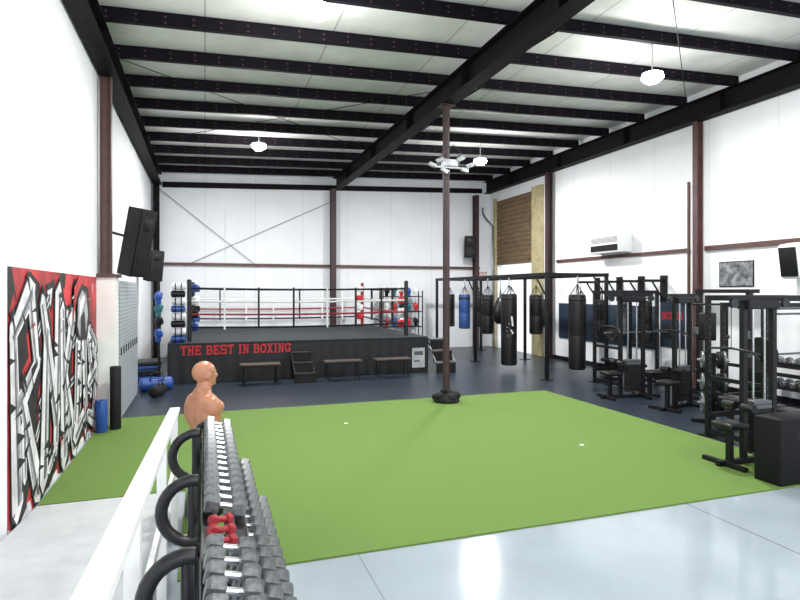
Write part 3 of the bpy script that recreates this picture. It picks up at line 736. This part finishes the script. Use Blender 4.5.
# ------------------------------------------------------------------ strength equipment
def power_rack(loc, W, D, H, lab, mat=black):
    e = top('power_rack', lab, 'squat rack', loc)
    for x in (0, W):
        for y in (0, D):
            b = MB(); b.bx(x-.03, x+.03, y-.03, y+.03, 0.01, H, mat, bev=.004)
            z = .3
            while z < H-.1: b.cyl((x, y-.032, z), (x, y-.0305, z), .01, grey, 8); z += .1
            b.obj('upright', e)
            b = MB(); b.bx(x-.09, x+.09, y-.09, y+.09, 0, .012, mat); b.obj('foot_plate', e, smooth=False)
        MB().bx(x-.03, x+.03, .035, D-.035, H-.07, H, mat).obj('top_rail', e, smooth=False)
        MB().bx(x-.03, x+.03, .035, D-.035, .04, .1, mat).obj('floor_rail', e, smooth=False)
        MB().bx(x-.025, x+.025, .035, D-.035, .78, .83, mat).obj('safety_bar', e, smooth=False)
    for y in (0, D): MB().bx(.035, W-.035, y-.03, y+.03, H-.07, H, mat).obj('cross_member', e, smooth=False)
    MB().bx(.035, W-.035, D-.03, D+.03, .25, .31, mat).obj('cross_member', e, smooth=False)
    MB().cyl((.035, 0, H-.16), (W-.035, 0, H-.16), .016, grey).obj('pull_up_bar', e)
    return e
def wplate(r, t, mat, par, loc, rot):
    o = MB().lathe([(.026, 0), (r*.96, 0), (r, t*.2), (r, t*.8), (r*.96, t), (r*.85, t*.75), (r*.35, t*.75), (r*.3, t), (.026, t)], mat, 28).obj('weight_plate', par)
    o.rotation_euler = rot; o.location = loc
def barbell(loc, rz, plates, lab):
    e = top('barbell', lab, 'barbell', loc, rz)
    b = MB(); b.cyl((-.66, 0, 0), (.66, 0, 0), .014, grey)
    for s in (-1, 1): b.cyl((s*.66, 0, 0), (s*.9, 0, 0), .025, grey); b.cyl((s*.65, 0, 0), (s*.68, 0, 0), .036, grey)
    b.obj('bar', e)
    for s in (-1, 1):
        x = .685
        for (r, t) in plates:
            wplate(r, t, rubber, e, (s*x, 0, 0), (0, math.pi/2*s, 0)); x += t+.003
    return e
power_rack((8.05, 9.6, .012), .95, .8, 2.0, 'black squat rack standing by the wall column')
barbell((8.52, 9.54, 1.15), 0, [(.16, .04)], 'olympic barbell with small black plates on the squat rack')
power_rack((6.55, 5.2, .012), 1.15, .85, 1.93, 'black power rack at the edge of the turf')
barbell((7.12, 5.15, 1.22), 0, [(.22, .05)], 'olympic barbell with black plates on the power rack')
power_rack((8.0, 6.3, .012), .9, .8, 1.8, 'black cage rack behind the power rack')
def wbench(loc, rz, lab, tilt=0.):
    e = top('weight_bench', lab, 'weight bench', loc, rz)
    MB().box((0, .22, .45+tilt*.36), (.27, .85, .07), vinyl, rot=(tilt, 0, 0), bev=.025).obj('back_pad', e)
    MB().box((0, -.38, .44), (.27, .28, .07), vinyl, bev=.025).obj('seat_pad', e)
    b = MB(); b.bx(-.03, .03, -.5, .6, .33, .39, black); b.bx(-.03, .03, -.48, -.42, .03, .34, black); b.bx(-.03, .03, .5, .56, .03, .34, black)
    b.bx(-.22, .22, -.49, -.41, 0, .05, black); b.bx(-.22, .22, .49, .57, 0, .05, black); b.bx(-.03, .03, -.3, .4, .39, .41, black)
    if tilt: b.cyl((0, .4, .36), (0, .4, .45+tilt*.5), .02, black)
    b.obj('frame', e, smooth=False)
wbench((7.12, 5.66, .012), 0, 'black padded flat bench inside the power rack')
wbench((8.52, 10.0, .012), 0, 'black padded flat bench inside the squat rack')
wbench((8.45, 8.75, .012), -1.5, 'black flat bench on the rubber floor near the column')
def plate_tree(loc, rz, lab, n=3):
    e = top('plate_tree', lab, 'plate rack', loc, rz)
    b = MB(); b.bx(-.03, .03, -.03, .03, .04, 1.05, black); b.bx(-.3, .3, -.03, .03, 0, .05, black); b.bx(-.03, .03, -.3, .3, 0, .05, black)
    b.obj('frame', e, smooth=False)
    for z in (.3, .62, .95):
        for s in (-1, 1):
            MB().cyl((0, s*.03, z), (0, s*.22, z), .022, chrome).obj('peg', e)
            r = .13 if z > .5 else .16
            for k in range(n):
                wplate(r, .035, hexM if k == n-1 else rubber, e, (0, s*(.05+k*.04), z), (-math.pi/2*s, 0, 0))
plate_tree((7.25, 6.6, .012), .9, 'low plate tree loaded with plates near the power rack', 3)
RKX, RKY = 9.4, 6.75
e = top('dumbbell_rack', 'short black two tier dumbbell rack against the wall', 'dumbbell rack', (RKX, RKY, .012), 0)
for z in (.35, .72): MB().box((0, 0, z), (.28, 1.3, .02), black, rot=(0, -.2, 0)).obj('shelf', e, smooth=False)
for y in (-.66, .66):
    b = MB(); b.bx(-.03, .03, y-.025, y+.025, 0, .8, black); b.bx(-.2, .2, y-.025, y+.025, 0, .04, black); b.obj('upright', e, smooth=False)
for z in (.35, .72):
    for k in range(7):
        dup(protos[(1, 'g')], (RKX, RKY-.5+k*.165, z+.012+.068), rot=(0, -.2, 0), label='grey hex dumbbell on the short wall rack')['group'] = 'dumbbells on the short rack'
e = top('functional_trainer', 'black dual cable trainer with two weight stacks', 'gym machine', (9.3, 8.25, .012))
for y in (-.55, .55):
    MB().bx(-.04, .04, y-.04, y+.04, .04, 1.95, black).obj('tower', e, smooth=False)
    b = MB()
    for k in range(11): b.box((.12, y, .1+k*.05), (.13, .2, .045), grey if k > 8 else rubber)
    b.obj('weight_stack', e)
    for x in (.07, .17): MB().cyl((x, y+.05, .05), (x, y+.05, 1.95), .01, chrome).obj('guide_rod', e)
    MB().bx(-.4, .25, y-.04, y+.04, 0, .05, black).obj('foot', e, smooth=False)
    MB().box((-.07, y, 1.2), (.08, .1, .14), grey, bev=.01).obj('carriage', e)
MB().bx(-.05, .2, -.6, .6, 1.95, 2.02, black).obj('top_beam', e, smooth=False)
e = top('dip_station', 'black dip and leg raise stand on the rubber floor', 'gym machine', (8.35, 7.75, .012), -.9)
b = MB()
for s in (-.3, .3): b.tube([(s, .35, .02), (s, .3, 1.2), (s, .25, 1.75)], .025, black); b.tube([(s, .3, 1.15), (s, -.2, 1.15)], .022, black); b.tube([(s, -.4, .03), (s, .45, .03)], .028, black)
b.cyl((-.3, .25, 1.75), (.3, .25, 1.75), .02, black); b.cyl((-.3, .42, .03), (.3, .42, .03), .025, black); b.obj('frame', e)
MB().box((0, .24, 1.35), (.28, .07, .5), vinyl, bev=.025).obj('back_pad', e)
for s in (-.3, .3): MB().box((s, .0, 1.19), (.12, .34, .05), vinyl, bev=.02).obj('arm_pad', e)
# slim pulldown machine
e = top('cable_machine', 'black cable pulldown machine with guide rods and weight stack', 'gym machine', (5.62, 4.95, .012))
b = MB(); b.bx(-.12, .85, -.03, .03, 0, .06, black); b.bx(-.05, .01, -.28, .28, 0, .05, black); b.bx(.68, .74, -.28, .28, 0, .05, black); b.obj('base', e, smooth=False)
MB().bx(.24, .30, -.03, .03, .06, 1.88, black).obj('upright', e, smooth=False)
MB().bx(.70, .76, -.03, .03, .06, 1.88, black).obj('upright', e, smooth=False)
b = MB(); b.bx(.0, .92, -.035, .035, 1.88, 1.94, black); b.bx(.26, .74, -.09, .09, 1.78, 1.88, black, bev=.015); b.obj('top_beam', e, smooth=False)
for x in (.42, .60): MB().cyl((x, 0, .06), (x, 0, 1.79), .012, chrome).obj('guide_rod', e)
b = MB()
for k in range(12): b.box((.51, 0, .14+k*.05), (.28, .11, .045), grey if k > 9 else rubber, bev=.004)
b.obj('weight_stack', e)
for x in (.06, .86):
    o = MB().lathe([(.02, -.015), (.055, -.018), (.045, 0), (.055, .018), (.02, .015)], blackS, 20).obj('pulley', e); o.rotation_euler = (math.pi/2, 0, 0); o.location = (x, -.055, 1.85)
MB().cyl((.02, -.055, 1.84), (.02, -.055, 1.35), .004, black).obj('cable', e)
MB().tube([(.02, -.4, 1.24), (.02, -.32, 1.32), (.02, -.055, 1.34), (.02, .22, 1.32), (.02, .3, 1.24)], .014, black).obj('pull_bar', e)
MB().box((.06, 0, .46), (.28, .28, .07), vinyl, bev=.025).obj('seat', e)
MB().bx(.03, .09, -.03, .03, .06, .43, black).obj('seat_post', e, smooth=False)
for s in (-1, 1): MB().cyl((.2, s*.05, .66), (.2, s*.2, .66), .045, vinyl, 16).obj('thigh_roller', e)
MB().cyl((.25, 0, .66), (.2, 0, .66), .02, black).obj('roller_arm', e)
dup(e, (7.25, 7.55, .012), rz=.25, label='black pulldown machine standing on the rubber floor behind the plate tree')
dup(e, (7.05, 8.75, .012), rz=-.15, label='black pulldown machine standing near the squat rack')
e = top('plyo_box', 'solid black padded box beside the cable machine', 'box', (5.80, 4.36, .001))
MB().box((0, 0, .35), (.58, .3, .68), boxM, bev=.015).obj('body', e)
MB().box((0, -.151, .5), (.16, .004, .05), rubber).obj('hand_slot', e)

# ------------------------------------------------------------------ camera
cam = bpy.data.cameras.new('camera'); co = bpy.data.objects.new('camera', cam); COL.objects.link(co)
cam.sensor_width = 36; cam.lens = 36*570/800; cam.shift_y = -9/800; cam.clip_start = .05
co.location = (0, 0, 2.0); co.rotation_euler = (math.radians(90), 0, -math.atan(195/570))
sc.camera = co
